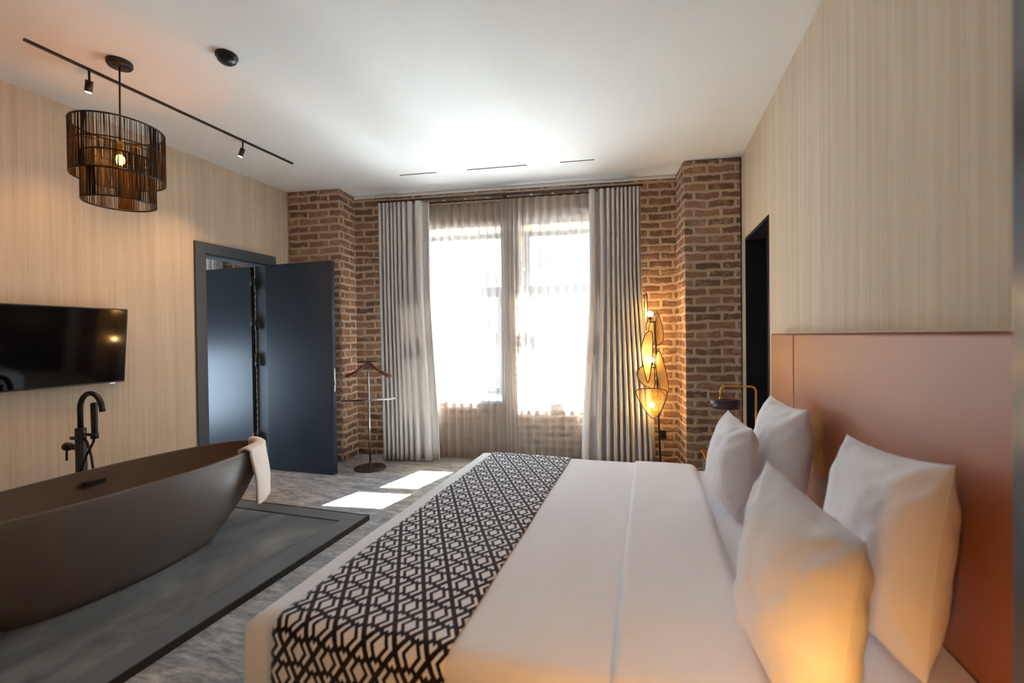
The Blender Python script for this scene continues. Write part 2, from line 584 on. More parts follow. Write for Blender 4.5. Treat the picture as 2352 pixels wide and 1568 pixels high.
# ------------------------------------------------------------------ the room
XL, XR, YB, ZC = -3.70, .80, -.32, 2.88
def uv_x(co, nrm):      # walls that run along Y
    return (co.y, co.z) if abs(nrm.x) >= abs(nrm.y) else (co.x, co.z)
def uv_w(co, nrm):      # the window wall and its piers
    d = co - W0
    s, o = d.dot(WE), d.dot(WN)
    if abs(nrm.z) > .8:
        return (s, o)
    return (s, co.z) if abs(nrm.dot(WN)) > .7 else (o + .11, co.z)

def slab(z0, z1):
    a, b = W(-5.1, -.49, 0), W(2.75, -.49, 0)
    c = [(-6.5, -.5), (1.3, -.5), (b.x, b.y), (a.x, a.y)]
    return MB().hexa([V((x, y, z0)) for x, y in c] + [V((x, y, z1)) for x, y in c])
struct(slab(-.12, 0).build('floor', M['carpet']))
struct(slab(ZC, ZC + .12).build('ceiling', M['plaster']))

DY0, DY1, DZ = 2.917, 3.585, 2.062          # connecting doorway in the left wall
w = MB()
w.box(XL - .14, XL, -.5, DY0, 0, ZC, uv_x); w.box(XL - .14, XL, DY1, 4.6, 0, ZC, uv_x); w.box(XL - .14, XL, DY0, DY1, DZ, ZC, uv_x)
struct(w.build('wall_left', M['paper']))
RY0, RY1, RZ = 3.47, 4.26, 2.125            # dark doorway in the right wall
w = MB()
w.box(XR, XR + .22, -.5, RY0, 0, ZC, uv_x); w.box(XR, XR + .22, RY1, 5.2, 0, ZC, uv_x); w.box(XR, XR + .22, RY0, RY1, RZ, ZC, uv_x)
struct(w.build('wall_right', M['paper']))
struct(MB().box(XL, XR, YB - .12, YB, 0, ZC, uv_x).build('wall_back', M['paper']))

w = MB()
WT = -.50
edges = [-5.1, WIN[0][0], WIN[0][1], WIN[1][0], WIN[1][1], 2.5]
for a, b in ((edges[0], edges[1]), (edges[2], edges[3]), (edges[4], edges[5])):
    w.box(a, b, WT, 0, 0, ZC, uv_w, T=W)
for a, b in WIN:
    w.box(a, b, WT, 0, 0, WZ0, uv_w, T=W); w.box(a, b, WT, 0, WZ1, ZC, uv_w, T=W)
struct(w.build('wall_front', M['brick']))
struct(MB().box(-2.355, -1.750, -.01, .300, 0, ZC, uv_w, T=W).build('wall_front_pilaster', M['brick'], bevel=.012))
struct(MB().box(1.680, 2.165, -.01, .363, 0, ZC, uv_w, T=W).build('wall_front_pilaster', M['brick'], bevel=.012))
struct(MB().box(-1.75, 1.68, 0, .028, ZC - .03, ZC, T=W).build('trim_1', M['plaster'], bevel=.008))

# windows: outer frame, mullion bars, opening sash, panes, sill
for i, (a, b) in enumerate(WIN):
    win = snode('window_%d' % (i + 1), W((a + b) / 2, -.33, WZ0))
    f = MB(); O0, O1 = -.40, -.33; fw = .055
    f.box(a, a + fw, O0, O1, WZ0, WZ1, T=W); f.box(b - fw, b, O0, O1, WZ0, WZ1, T=W)
    f.box(a + fw, b - fw, O0, O1, WZ0, WZ0 + fw, T=W); f.box(a + fw, b - fw, O0, O1, WZ1 - fw, WZ1, T=W)
    f.build('window_frame', M['win_frame'], win, bevel=.006)
    f = MB(); f.box(a + fw, b - fw, O0, O1, 1.80, 1.87, T=W); f.build('transom', M['win_frame'], win, bevel=.006)
    mid = (a + b) / 2
    for (p, q) in ((a + fw, mid), (mid, b - fw)):
        sn = MB(); so0, so1 = -.385, -.315; sw = .05
        z0, z1 = WZ0 + fw, 1.80
        sn.box(p, p + sw, so0, so1, z0, z1, T=W); sn.box(q - sw, q, so0, so1, z0, z1, T=W)
        sn.box(p + sw, q - sw, so0, so1, z0, z0 + sw, T=W); sn.box(p + sw, q - sw, so0, so1, z1 - sw, z1, T=W)
        so = sn.build('sash', M['win_frame'], win, bevel=.005)
        MB().box(p + sw, q - sw, -.352, -.348, z0 + sw, z1 - sw, T=W).build('pane', M['glass'], so)
    MB().box(a + fw, b - fw, -.368, -.364, 1.87, WZ1 - fw, T=W).build('pane', M['glass'], win)
    MB().hexa([W(a - .03, -.335, WZ0 - .03), W(b + .03, -.335, WZ0 - .03), W(b + .03, .012, WZ0 - .03), W(a - .03, .012, WZ0 - .03),
               W(a - .03, -.335, WZ0 + .046), W(b + .03, -.335, WZ0 + .046), W(b + .03, .012, WZ0 + .004), W(a - .03, .012, WZ0 + .004)], uv_w).build('window_sill', M['sill'], win, bevel=.006)

# connecting doors in the left wall
d1 = snode('door_1', (XL, DY1, 0))
f = MB(); cw = .094
f.box(XL - .002, XL + .022, DY0 - cw, DY0, 0, DZ + cw); f.box(XL - .002, XL + .022, DY1, DY1 + cw, 0, DZ + cw)
f.box(XL - .002, XL + .022, DY0, DY1, DZ, DZ + cw)
f.box(XL - .142, XL, DY0, DY0 + .015, 0, DZ); f.box(XL - .142, XL, DY1 - .015, DY1, 0, DZ); f.box(XL - .142, XL, DY0 + .015, DY1 - .015, DZ - .015, DZ)
f.build('door_frame', M['navy_frame'], d1, bevel=.003)
f = MB(); f.box(XL + .045, -2.868, 3.517, 3.562, .012, 2.045)
leaf = f.build('door_leaf', M['navy'], d1, bevel=.003)
f = MB(); f.box(-2.869, -2.864, 3.530, 3.549, .80, 1.02); f.box(-2.866, -2.858, 3.534, 3.545, .86, .90)
f.build('lock_plate', M['chrome'], leaf)
f = MB()
f.lathe((-2.93, 3.562, .98), [(0, 0), (.026, 0), (.026, .01), (.011, .012), (.011, .05), (0, .05)], 20, (0, 1, 0)); f.tube([(-2.93, 3.607, .98), (-3.05, 3.607, .98)], .009, 10)
f.build('door_handle', M['black'], leaf)
def hinge(par, x, y, z):
    f = MB(); f.lathe((x, y, z - .05), [(0, 0), (.010, 0), (.010, .10), (0, .10)], 12); f.box(x - .03, x + .03, y + .004, y + .008, z - .045, z + .045)
    f.build('hinge', M['black'], par)
for z in (.25, 1.05, 1.83):
    hinge(d1, XL + .035, 3.548, z)
d2 = snode('door_2', (XL - .14, DY1, 0))
f = MB(); f.box(-4.50, XL - .155, 3.530, 3.575, .012, 2.045); f.build('door_leaf', M['navy'], d2, bevel=.003)
for z in (.28, 1.08, 1.45, 1.86):
    hinge(d2, XL - .10, 3.535, z)
    hinge(d2, XL - .135, 3.52, z + .04)

# dark doorway in the right wall
d3 = snode('door_3', (XR, RY1, 0))
f = MB(); t = .025
f.box(XR - .004, XR + .24, RY1 - t, RY1, 0, RZ); f.box(XR - .004, XR + .24, RY0, RY0 + t, 0, RZ); f.box(XR - .004, XR + .24, RY0 + t, RY1 - t, RZ - t, RZ)
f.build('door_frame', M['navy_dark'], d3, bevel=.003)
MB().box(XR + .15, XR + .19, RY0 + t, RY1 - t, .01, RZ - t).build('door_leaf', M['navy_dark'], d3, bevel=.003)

# open door leaf beside the camera (the edge of the picture)
EP = V((.4105, .678, 0)); LD = V((-.213, -.977, 0)).normalized(); LN = V((.977, -.213, 0))
d4 = snode('door_4', EP + LD * .85)
f = MB()
f.box(0, .90, 0, .045, .012, 2.10, T=lambda a, b, z: EP + LD * a + LN * b + V((0, 0, z)))
f.build('door_leaf', M['navy'], d4, bevel=.003)

# neighbouring room seen through the doorway
w = MB()
w.box(-6.5, -6.36, -.5, 1.2, 0, ZC, uv_x); w.box(-6.5, -6.36, 3.4, 4.3, 0, ZC, uv_x); w.box(-6.5, -6.36, 1.2, 3.4, 0, .05, uv_x); w.box(-6.5, -6.36, 1.2, 3.4, 1.15, ZC, uv_x)  # low unseen opening added to throw daylight and a reflection on the inner leaf
struct(w.build('wall_neighbour', M['paper']))
struct(MB().box(-6.36, XL - .14, YB - .12, YB, 0, ZC, uv_x).build('wall_neighbour_back', M['paper']))
struct(MB().box(1.02, 1.3, -.5, 5.4, 0, ZC).build('wall_closet', M['paper']))

# ------------------------------------------------------------------ curtains
def pleated(s_top, s_bot, z0, z1, o0, amp, bounds, name, material, parent, rows=24, per=14, flare=.0, seed=1, solid=0.0, amp_bot=1.0):
    """bounds: fold positions as fractions from s_top[0] to s_top[1]; one wave between neighbours"""
    rnd = random.Random(seed)
    cols = []
    for i, (a, b) in enumerate(zip(bounds, bounds[1:])):
        for k in range(per):
            cols.append((lerp(a, b, k / per), i + k / per))
    cols.append((bounds[-1], len(bounds) - 1))
    ph = [rnd.uniform(-1, 1) for _ in bounds] + [0]
    m = MB()
    def fn(i, j):
        t, w_ = cols[i]
        h = j / rows                                # 0 at the top
        bot = smooth01((h - .25) / .75)
        s = lerp(lerp(s_top[0], s_top[1], t), lerp(s_bot[0], s_bot[1], t), bot)
        k = min(int(w_), len(ph) - 1)
        wob = ph[k] * .0015 * math.sin(h * 5 + ph[k] * 3)
        wave = math.sin(2 * pi * w_)
        A = amp * lerp(1, amp_bot, bot) * (1 + .25 * ph[k] * bot)
        # S folds: the loops bulge sideways
        s += -.22 * (bounds[min(k + 1, len(bounds) - 1)] - bounds[k]) * abs(s_top[1] - s_top[0]) * math.sin(4 * pi * w_) * .6 + wob
        z = lerp(z1, z0, h)
        return W(s, o0 + A * wave + flare * bot * ph[k] * .3, z)
    tot = abs(s_top[1] - s_top[0]) * 2
    m.grid(fn, len(cols) - 1, rows, lambda i, j: (cols[min(i, len(cols) - 1)][0] * tot, (1 - j / rows) * (z1 - z0)))
    return m.build(name, material, parent, solid=solid)

ROD_Z = 2.752
c1 = thing('curtain', 'greige pleated drape gathered beside the valet stand', 'curtain', W(-1.1, .16, 0), 'heavy drapes at the window')
pleated((-1.372, -.835), (-1.36, -.752), .012, ROD_Z - .02, .16, .046, [0, .09, .165, .25, .32, .40, .49, .60, .76, 1], 'drape', M['drape'], c1, seed=3, solid=.004)
c2 = thing('curtain', 'greige pleated drape gathered beside the rattan floor lamp', 'curtain', W(1.1, .16, 0), 'heavy drapes at the window')
pleated((.835, 1.322), (.735, 1.44), .012, ROD_Z - .02, .16, .046, [0, .21, .34, .44, .53, .61, .69, .77, .85, .92, 1], 'drape', M['drape'], c2, seed=5, solid=.004)
c3 = thing('sheer_curtain', 'translucent sheer panel hanging on the side of the valet stand', 'sheer curtain', W(-.5, .08, 0), 'sheers across the window')
pleated((-.95, .03), (-.95, .02), .015, ROD_Z - .028, .044, .020, [0, .09, .18, .28, .37, .46, .56, .65, .74, .83, .89, .93, .965, 1], 'voile', M['sheer'], c3, seed=8, amp_bot=.8, per=12)
c4 = thing('sheer_curtain', 'translucent sheer panel hanging on the side of the floor lamp', 'sheer curtain', W(.5, .08, 0), 'sheers across the window')
pleated((-.06, .95), (-.03, .95), .015, ROD_Z - .028, .093, .019, [0, .04, .08, .125, .18, .26, .35, .44, .53, .62, .71, .81, .9, 1], 'voile', M['sheer'], c4, seed=11, amp_bot=.8, per=12)
r = thing('curtain_rail', 'black double curtain rail along the brick window wall', 'curtain rail', W(0, .1, ROD_Z))
MB().box(-1.40, 1.345, .150, .170, ROD_Z - .008, ROD_Z + .012, T=W).build('front_rail', M['black'], r, bevel=.003)
MB().box(-1.30, 1.25, .074, .090, ROD_Z - .024, ROD_Z - .010, T=W).build('sheer_rail', M['black'], r, bevel=.003)
for s in (-1.2, -.02, 1.2):
    MB().box(s - .015, s + .015, 0, .172, ROD_Z - .012, ROD_Z - .004, T=W).build('bracket', M['black'], r, bevel=.003)

# neighbour-room curtain seen over the far leaf
c5 = thing('curtain', 'grey striped folds of curtain above the inner door leaf in the next room', 'curtain', W(-3.5, .12, 0), 'heavy drapes at the window')
c5['group'] = 'drape in the next room'
pleated((-3.85, -3.36), (-3.85, -3.36), .012, 2.70, .12, .05, [0, .14, .28, .42, .56, .70, .85, 1], 'drape', M['drape'], c5, seed=15, rows=10)

# ------------------------------------------------------------------ platform and tub
p = thing('tiled_platform', 'low dark slate tiled platform under the bathtub', 'platform', (-2.8, 1.2, 0))
PZ = .034
MB().box(-3.695, -2.075, YB + .02, 2.575, 0.001, PZ).build('tile_field', M['stone'], p, bevel=.003)
f = MB()
f.box(-2.075, -1.934, YB + .02, 2.715, .001, PZ + .0015); f.box(-3.695, -2.075, 2.588, 2.715, .001, PZ + .0015)
f.build('border_tiles', M['stone_trim'], p, bevel=.003)
MB().box(-2.915, -2.068, 2.575, 2.588, .001, PZ - .004).build('drain_slot', M['black'], p)
f = MB(); f.box(-1.934, -1.926, YB + .02, 2.722, .001, PZ + .003); f.box(-3.695, -1.934, 2.715, 2.722, .001, PZ + .003)
f.build('edge_strip', M['bronze'], p)
f = MB()
f.box(-3.69, -2.08, 1.205, 1.209, PZ, PZ + .0008); f.box(-2.885, -2.881, YB + .03, 2.57, PZ, PZ + .0008)
f.build('grout_line', M['grout'], p)

TCX, TCY, THW, THL, TZ0, TZ1 = -2.785, 1.68, .318, .872, PZ + .001, .565
def sup(th, n):
    c, s = math.cos(th), math.sin(th)
    return (math.copysign(abs(c) ** (2 / n), c), math.copysign(abs(s) ** (2 / n), s))
def tub_outer(h):        # h 0..1 up the outside: half width, half length
    k = 1 - (1 - h) ** 1.9
    return lerp(.205, THW, k), lerp(.50, THL, k)
tub = thing('bathtub', 'freestanding boat-shaped matte taupe bathtub on slate platform', 'bathtub', (TCX, TCY, PZ))
NT_ = 96
m = MB()
prof = []
for i in range(15):
    h = i / 14
    hw, hl = tub_outer(h); prof.append((hw, hl, lerp(TZ0, TZ1 - .006, h)))
hw, hl = tub_outer(1)
prof += [(hw - .002, hl - .002, TZ1 - .001), (hw - .012, hl - .012, TZ1 + .002), (hw - .022, hl - .022, TZ1 - .001)]
rings = []
for (a, b, z) in prof:
    rings.append([m.bm.verts.new((TCX + a * sup(2 * pi * k / NT_, 2.15)[0], TCY + b * sup(2 * pi * k / NT_, 2.15)[1], z)) for k in range(NT_)])
for q, w_ in zip(rings, rings[1:]):
    for k in range(NT_):
        fc = m.bm.faces.new([q[k], q[(k + 1) % NT_], w_[(k + 1) % NT_], w_[k]]); fc.smooth = True
m.bm.faces.new(rings[0])
m.build('shell', M['tub'], tub)
m = MB(); prof = []
for i in range(13):
    h = 1 - i / 12
    k = 1 - (1 - h) ** 2.2
    prof.append((lerp(.16, THW - .022, k), lerp(.46, THL - .022, k), lerp(TZ0 + .07, TZ1 - .002, h)))
rings = []
for (a, b, z) in prof:
    rings.append([m.bm.verts.new((TCX + a * sup(2 * pi * k / NT_, 2.15)[0], TCY + b * sup(2 * pi * k / NT_, 2.15)[1], z)) for k in range(NT_)])
for q, w_ in zip(rings, rings[1:]):
    for k in range(NT_):
        fc = m.bm.faces.new([q[k], q[(k + 1) % NT_], w_[(k + 1) % NT_], w_[k]]); fc.smooth = True
m.bm.faces.new(rings[-1])
m.build('basin', M['tub_in'], tub)
MB().box(TCX - .288, TCX - .268, 1.672, 1.778, .478, .508).build('overflow_slot', M['bronze'], tub, bevel=.003)
MB().lathe((TCX, TCY, TZ0 + .071), [(0, 0), (.03, 0), (.03, .006), (0, .008)], 24).build('drain_plug', M['black'], tub)

# towel over the tip of the rim
def towel_pt(i, j, NI, NJ):
    th = lerp(math.radians(40), math.radians(91), i / NI)
    cx, sx = sup(th, 2.15)
    hang = .37
    L0, L1 = .05, hang + .03
    q = lerp(-L0, L1, j / NJ)
    out = .022
    top_in = V((TCX + (THW - .026) * cx, TCY + (THL - .026) * sx, 0))
    top_out = V((TCX + THW * cx, TCY + THL * sx, 0))
    d = (top_out - top_in).normalized()
    if q < 0:
        p_ = top_in - d * .012; z = TZ1 + .012 + q
    elif q < .035:
        a = q / .035 * pi
        mid = (top_in + top_out) / 2
        p_ = mid - d * (.026 * math.cos(a)); z = TZ1 + .012 + .012 * math.sin(a)
    else:
        h = q - .035
        out += .025 * smooth01(h / .25)
        side = .010 * math.sin(i / NI * 9 + 1) * smooth01(h / .2)
        p_ = top_out + d * (out + .004 + side); z = TZ1 + .010 - h
        z -= .02 * math.sin(i / NI * pi) * smooth01(h / .3)
    return V((p_.x, p_.y, z))
m = MB(); NI, NJ = 30, 44
m.grid(lambda i, j: towel_pt(i, j, NI, NJ) + V((0, 0, 0)), NI, NJ)
tw = m.build('towel', M['towel'], None, solid=.012)
tag(tw, 'beige terry towel hung over the end of the bathtub rim', 'towel')

# floor standing tub filler
PZF = PZ + .001
fa = thing('bath_faucet', 'tall black floor-standing bath filler behind the tub', 'faucet', (-3.31, 1.80, PZ))
FX, FY = -3.31, 1.80
m = MB(); m.lathe((FX, FY, PZF), [(0, 0), (.055, 0), (.055, .010), (.030, .014), (.027, .014), (.027, .74), (.024, .745), (0, .745)], 24)
m.build('pillar', M['black'], fa)
m = MB(); pts = [(FX, FY, PZ + .74), (FX, FY, .89)] + arc((FX + .098, FY, .895), .098, pi, .12, (1, 0, 0), (0, 0, 1), 14)
pts.append((pts[-1][0] + .004, FY, .885))
m.tube(pts, .0145, 12); m.build('spout', M['black'], fa)
m = MB(); m.tube([(FX, FY, .662), (FX - .085, FY - .01, .662)], .018, 14); m.lathe((FX - .085, FY - .01, .662), [(0, -.004), (.024, 0), (.026, .03), (0, .034)], 18, (-1, 0, 0))
mx = m.build('mixer_valve', M['black'], fa)
MB().tube([(FX - .112, FY - .01, .662), (FX - .116, FY - .01, .575)], .006, 8).build('lever', M['black'], mx)
m = MB(); m.tube([(FX, FY, .742), (FX + .145, FY, .742)], .009, 10); m.lathe((FX + .125, FY, .722), [(.019, 0), (.019, .036), (.010, .036), (.010, 0)], 16, closed=True)
m.tube([(FX, FY, .715), (FX - .07, FY - .01, .715)], .010, 10)
m.build('holder', M['black'], fa)
m = MB(); m.lathe((FX + .125, FY, .725), [(0, 0), (.011, 0), (.016, .05), (.017, .205), (.014, .212), (0, .212)], 18)
m.build('hand_shower', M['black'], fa)
m = MB(); m.tube([(FX + .125, FY, .735), (FX + .12, FY - .005, .70), (FX + .075, FY - .015, .62), (FX + .03, FY - .03, .50), (FX + .035, FY - .035, .38), (FX + .08, FY - .03, .33), (FX + .125, FY - .02, .40), (FX + .13, FY - .012, .52), (FX + .10, FY - .005, .62), (FX + .055, FY, .70), (FX + .03, FY, .72)], .0065, 8)
m.build('hose', M['black'], fa)

# ------------------------------------------------------------------ television
tv = thing('television', 'black flat-screen television on the wall above the bathtub', 'television', (-3.62, 1.80, 1.27))
TVT = math.radians(5.5)
def tvm(x, y, z):      # x out of the wall, z up the screen, tilted forward
    return V((-3.615 + x * math.cos(TVT) + z * math.sin(TVT), y, 1.272 - x * math.sin(TVT) + z * math.cos(TVT)))
MB().box(-.045, 0, 1.325, 2.248, -.262, .262, T=tvm).build('case', M['black_satin'], tv, bevel=.004)
MB().box(0, .0025, 1.333, 2.240, -.252, .254, T=tvm).build('screen', M['screen'], tv)
MB().box(-.004, .005, 2.15, 2.185, -.268, -.260, T=tvm).build('badge', M['silver'], tv, bevel=.001)
f = MB(); f.box(XL, XL + .02, 1.65, 1.92, 1.15, 1.40); f.box(XL + .02, -3.64, 1.72, 1.85, 1.22, 1.33)
f.build('wall_bracket', M['black'], tv)

# ------------------------------------------------------------------ ceiling fittings
tk = thing('ceiling_track', 'thin black ceiling track running past the pendant lamp', 'track', (-3.06, 2.36, ZC))
m = MB(); m.hexa([V(q) for q in ((-3.094, 1.476, ZC - .012), (-3.076, 1.476, ZC - .012), (-3.025, 3.239, ZC - .012), (-3.043, 3.239, ZC - .012), (-3.094, 1.476, ZC), (-3.076, 1.476, ZC), (-3.025, 3.239, ZC), (-3.043, 3.239, ZC))])
m.build('track_rail', M['black'], tk)
def spot(x, y, label, tilt, energy):
    t = thing('track_spotlight', label, 'spotlight', (x, y, ZC - .012), 'spotlights on the ceiling track')
    top = V((x, y, ZC - .012))
    d = V(tilt).normalized()
    MB().tube([top, top + V((0, 0, -.055))], .006, 8).build('stem', M['black'], t)
    m = MB(); c = top + V((0, 0, -.055))
    m.lathe(c, [(0, 0), (.017, .0), (.018, .004), (.018, .062), (.014, .064), (.014, .056), (0, .056)], 20, d); m.build('head', M['black'], t)
    MB().lathe(c + d * .0565, [(0, 0), (.0138, 0), (.0130, .010), (0, .012)], 18, d).build('lens', M['spot_glow'], t)
    l = light('spot_beam', 'SPOT', c + d * .075, energy, (1.0, .56, .27), t, spot_size=math.radians(84), spot_blend=1.0, shadow_soft_size=.02)
    aim(l, d)
    return t
spot(-3.080, 1.754, 'black track spotlight hanging close to the pendant lamp', (-.36, .10, -1), 7.5)
spot(-3.055, 2.748, 'black track spotlight glowing near the doorway end of the track', (-.34, -.12, -1), 11)

sm = thing('smoke_detector', 'round black smoke detector on the ceiling beside the pendant', 'smoke detector', (-2.222, 1.907, ZC))
MB().lathe((-2.222, 1.907, ZC), [(0, 0), (.056, 0), (.056, -.014), (.050, -.020), (.048, -.026)], 32).build('mount', M['black_satin'], sm)
MB().lathe((-2.222, 1.907, ZC), [(.048, -.022), (.046, -.034), (.030, -.046), (.012, -.050), (0, -.050)], 32).build('sensor_cap', M['black_satin'], sm)

t2 = thing('linear_ceiling_light', 'slim recessed ceiling light line in front of the curtains', 'ceiling light', (-1.37, 3.93, ZC))
A0, A1 = V((-2.296, 3.816, 0)), V((-.457, 4.046, 0))
def seg(a, b, h, name, m_, wd=.006):
    p0, p1 = A0.lerp(A1, a), A0.lerp(A1, b)
    d = (p1 - p0).normalized(); nn = V((-d.y, d.x, 0)) * wd
    q = [p0 - nn, p1 - nn, p1 + nn, p0 + nn]
    MB().hexa([V((v.x, v.y, ZC - h)) for v in q] + [V((v.x, v.y, ZC)) for v in q]).build(name, m_, t2)
seg(0, .203, .003, 'slot', M['bronze']); seg(.203, .362, .004, 'light_bar', M['led'], .009); seg(.362, .672, .003, 'slot', M['bronze']); seg(.672, .833, .004, 'light_bar', M['led'], .009); seg(.833, 1, .003, 'slot', M['bronze'])

# pendant with two string-wound tiers
PX, PY = -2.865, 1.765
pd = thing('pendant_lamp', 'black string-wound two-tier drum pendant lamp with amber bulb', 'pendant lamp', (PX, PY, ZC))
MB().lathe((PX + .02, PY, ZC), [(0, 0), (.060, 0), (.060, -.018), (.054, -.028), (0, -.028)], 36).build('canopy', M['black'], pd)
MB().tube([(PX + .02, PY, ZC - .02), (PX + .01, PY, 2.43)], .0045, 8).build('rod', M['black'], pd)
def threads(R, z0, z1, n, seed, name, par):
    rnd = random.Random(seed); m = MB()
    a = 0.0; k = 0
    while a < 2 * pi:
        dens = .5 + .5 * noise.noise(V((math.cos(a) * 2.2, math.sin(a) * 2.2, seed)))
        a += (2 * pi / n) * lerp(.35, 2.1, 1 - max(0, min(1, .5 + (dens - .5) * 2.6)))
        rr = R + rnd.uniform(-.003, .003); r_ = rnd.uniform(.0010, .0019)
        a2 = a + rnd.uniform(-.03, .03)
        p0 = V((PX + rr * math.cos(a), PY + rr * math.sin(a), z0)); p1 = V((PX + rr * math.cos(a2), PY + rr * math.sin(a2), z1))
        m.tube([p0, p1], r_, 4, cap=False)
    return m.build(name, M['string'], par)
M['string'] = mat('dark_brown_string', (.034, .018, .008), .75)
for (R, z0, z1, n, sd_) in ((.207, 2.222, 2.505, 330, 2), (.162, 2.085, 2.335, 270, 7)):
    for zr, rr in ((z1, .005), (2.385, .0035)) if R > .2 else ((z1, .005),):
        MB().ring((PX, PY, zr), R, rr, 56).build('shade_ring', M['black'], pd)
    o = MB().ring((PX, PY, z0), R, .005, 56).build('shade_ring', M['black'], pd)
    threads(R, z0, z1, n, sd_, 'string_shade', o)
m = MB()
for k in range(3):
    a = .5 + k * 2 * pi / 3
    m.tube([(PX + .01, PY, 2.425), (PX + .205 * math.cos(a), PY + .205 * math.sin(a), 2.386)], .003, 6)
    m.tube([(PX + .205 * math.cos(a + .2), PY + .205 * math.sin(a + .2), 2.225), (PX + .162 * math.cos(a + .2), PY + .162 * math.sin(a + .2), 2.330)], .003, 6)
m.build('spider_frame', M['black'], pd)
m = MB(); m.lathe((PX + .01, PY, 2.385), [(0, .05), (.012, .05), (.021, .035), (.021, 0), (.017, -.003), (0, -.003)], 20); m.build('lamp_holder', M['brass'], pd)
m = MB(); m.lathe((PX + .01, PY, 2.385), [(.013, 0), (.015, -.015), (.028, -.035), (.032, -.055), (.026, -.078), (.010, -.092), (0, -.094)], 24)
bl = m.build('bulb', M['bulb_glass'], pd)
m = MB(); m.sphere((PX + .01, PY, 2.332), .021, 16, 12, 1.3); m.build('filament', M['filament'], bl)
light('pendant_glow', 'POINT', (PX + .01, PY, 2.332), 3.2, (1.0, .45, .11), pd, shadow_soft_size=.030)

# ------------------------------------------------------------------ valet stand
VX, VY = -2.679, 3.815
va = thing('valet_stand', 'clothes valet stand with wooden hanger beside the brick corner', 'valet stand', (VX, VY, 0))
MB().lathe((VX, VY, 0), [(0, .001), (.150, .001), (.152, .008), (.146, .018), (.04, .022), (.014, .028), (.012, .085), (0, .085)], 40).build('base', M['bronze'], va)
MB().tube([(VX, VY, .06), (VX - .006, VY, 1.03)], .0095, 12).build('pole', M['chrome'], va)
VD = V((.975, .22, 0)).normalized()
m = MB()
for sg in (-1, 1):
    pts, rs = [], []
    for k in range(11):
        t_ = k / 10
        pts.append(V((VX - .006, VY, 0)) + VD * sg * lerp(.018, .235, t_) + V((0, 0, 1.050 - .135 * (1 - (1 - t_) ** 1.45) + .008 * t_)))
        rs.append(lerp(.014, .021, t_) if t_ < .93 else .014)
    m.tube(pts, rs, 12)
m.box(-.03, .03, -.012, .012, 1.015, 1.05, T=lambda a, b, z: V((VX - .006, VY, z)) + VD * a + V((-VD.y, VD.x, 0)) * b)
m.build('hanger', M['wood'], va)
m = MB(); m.box(-.085, .085, -.035, .035, 1.066, 1.078, T=lambda a, b, z: V((VX - .006, VY, z)) + VD * a + V((-VD.y, VD.x, 0)) * b); m.tube([(VX - .006, VY, 1.03), (VX - .006, VY, 1.07)], .012, 10)
m.build('key_tray', M['black_satin'], va, bevel=.005)
m = MB(); m.tube([V((VX, VY, .69)) - VD * .27 + V((0, 0, -.012)), V((VX, VY, .69)) + VD * .27 + V((0, 0, .012))], .008, 10)
m.tube([V((VX, VY - .03, .69)) - VD * .27 + V((0, 0, -.012)), V((VX, VY - .03, .69)) + VD * .27 + V((0, 0, .012))], .008, 10); m.box(VX - .02, VX + .014, VY - .04, VY + .014, .675, .705)
m.build('trouser_bar', M['chrome'], va)

# ------------------------------------------------------------------ cane floor lamp
LO = .26
fl = thing('floor_lamp', 'black floor lamp with glowing woven cane leaf shades beside the drape', 'floor lamp', W(1.46, LO, 0))
MB().lathe(W(1.47, LO, 0), [(0, .001), (.13, .001), (.13, .012), (.02, .018), (0, .018)], 36).build('base', M['black'], fl)
MB().tube([W(1.472, LO, .012), W(1.43, LO, 1.51)], .008, 10).build('pole', M['black'], fl)
def leaf(pts, dep, tilt, name='cane_shade', mt='cane'):
    """closed outline in (s,z); tilt turns the leaf about its own upright axis"""
    cs = sum(q[0] for q in pts) / len(pts)
    P = []
    n = len(pts)
    for i in range(n):
        p0, p1, p2, p3 = [V(pts[(i + k) % n]) for k in (-1, 0, 1, 2)]
        for k in range(10):
            t_ = k / 10
            P.append(.5 * ((2 * p1) + (p2 - p0) * t_ + (2 * p0 - 5 * p1 + 4 * p2 - p3) * t_ ** 2 + (3 * p1 - p0 - 3 * p2 + p3) * t_ ** 3))
    Q = [(q, W(q.x, LO + dep + (q.x - cs) * tilt, q.y)) for q in P]
    c2 = V((cs, sum(q[1] for q in pts) / n)); cz = W(c2.x, LO + dep + .012, c2.y)
    m = MB()
    K = 6
    for i in range(len(Q)):
        (a2, a3), (b2, b3) = Q[i], Q[(i + 1) % len(Q)]
        for k in range(K):
            u0, u1 = k / K, (k + 1) / K
            def mixp(e3, e2, u):
                return cz.lerp(e3, u) + WN * (.0) , (lerp(c2.x, e2.x, u), lerp(c2.y, e2.y, u))
            q0, q1, q2, q3 = mixp(a3, a2, u0), mixp(b3, b2, u0), mixp(b3, b2, u1), mixp(a3, a2, u1)
            if k == 0:
                m.face([q0[0], q2[0], q3[0]], [q0[1], q2[1], q3[1]])
            else:
                m.face([x[0] for x in (q0, q1, q2, q3)], [x[1] for x in (q0, q1, q2, q3)])
    bmesh.ops.remove_doubles(m.bm, verts=m.bm.verts, dist=1e-5)
    o = m.build(name, M[mt], fl)
    r_ = MB(); r_.tube([x[1] for x in Q] + [Q[0][1], Q[1][1]], .0042, 6, cap=False)
    r_.build('wire_rim', M['bronze'], o)
    return o
leaf([(1.245, .775), (1.30, .800), (1.40, .803), (1.495, .795), (1.512, .745), (1.46, .60), (1.40, .527), (1.34, .575), (1.265, .70)], .10, .25, mt='cane_dimmed')
leaf([(1.450, 1.142), (1.475, 1.135), (1.51, 1.05), (1.550, .88), (1.563, .78), (1.545, .735), (1.515, .735), (1.47, .80), (1.438, .95), (1.432, 1.08)], -.02, -.8)
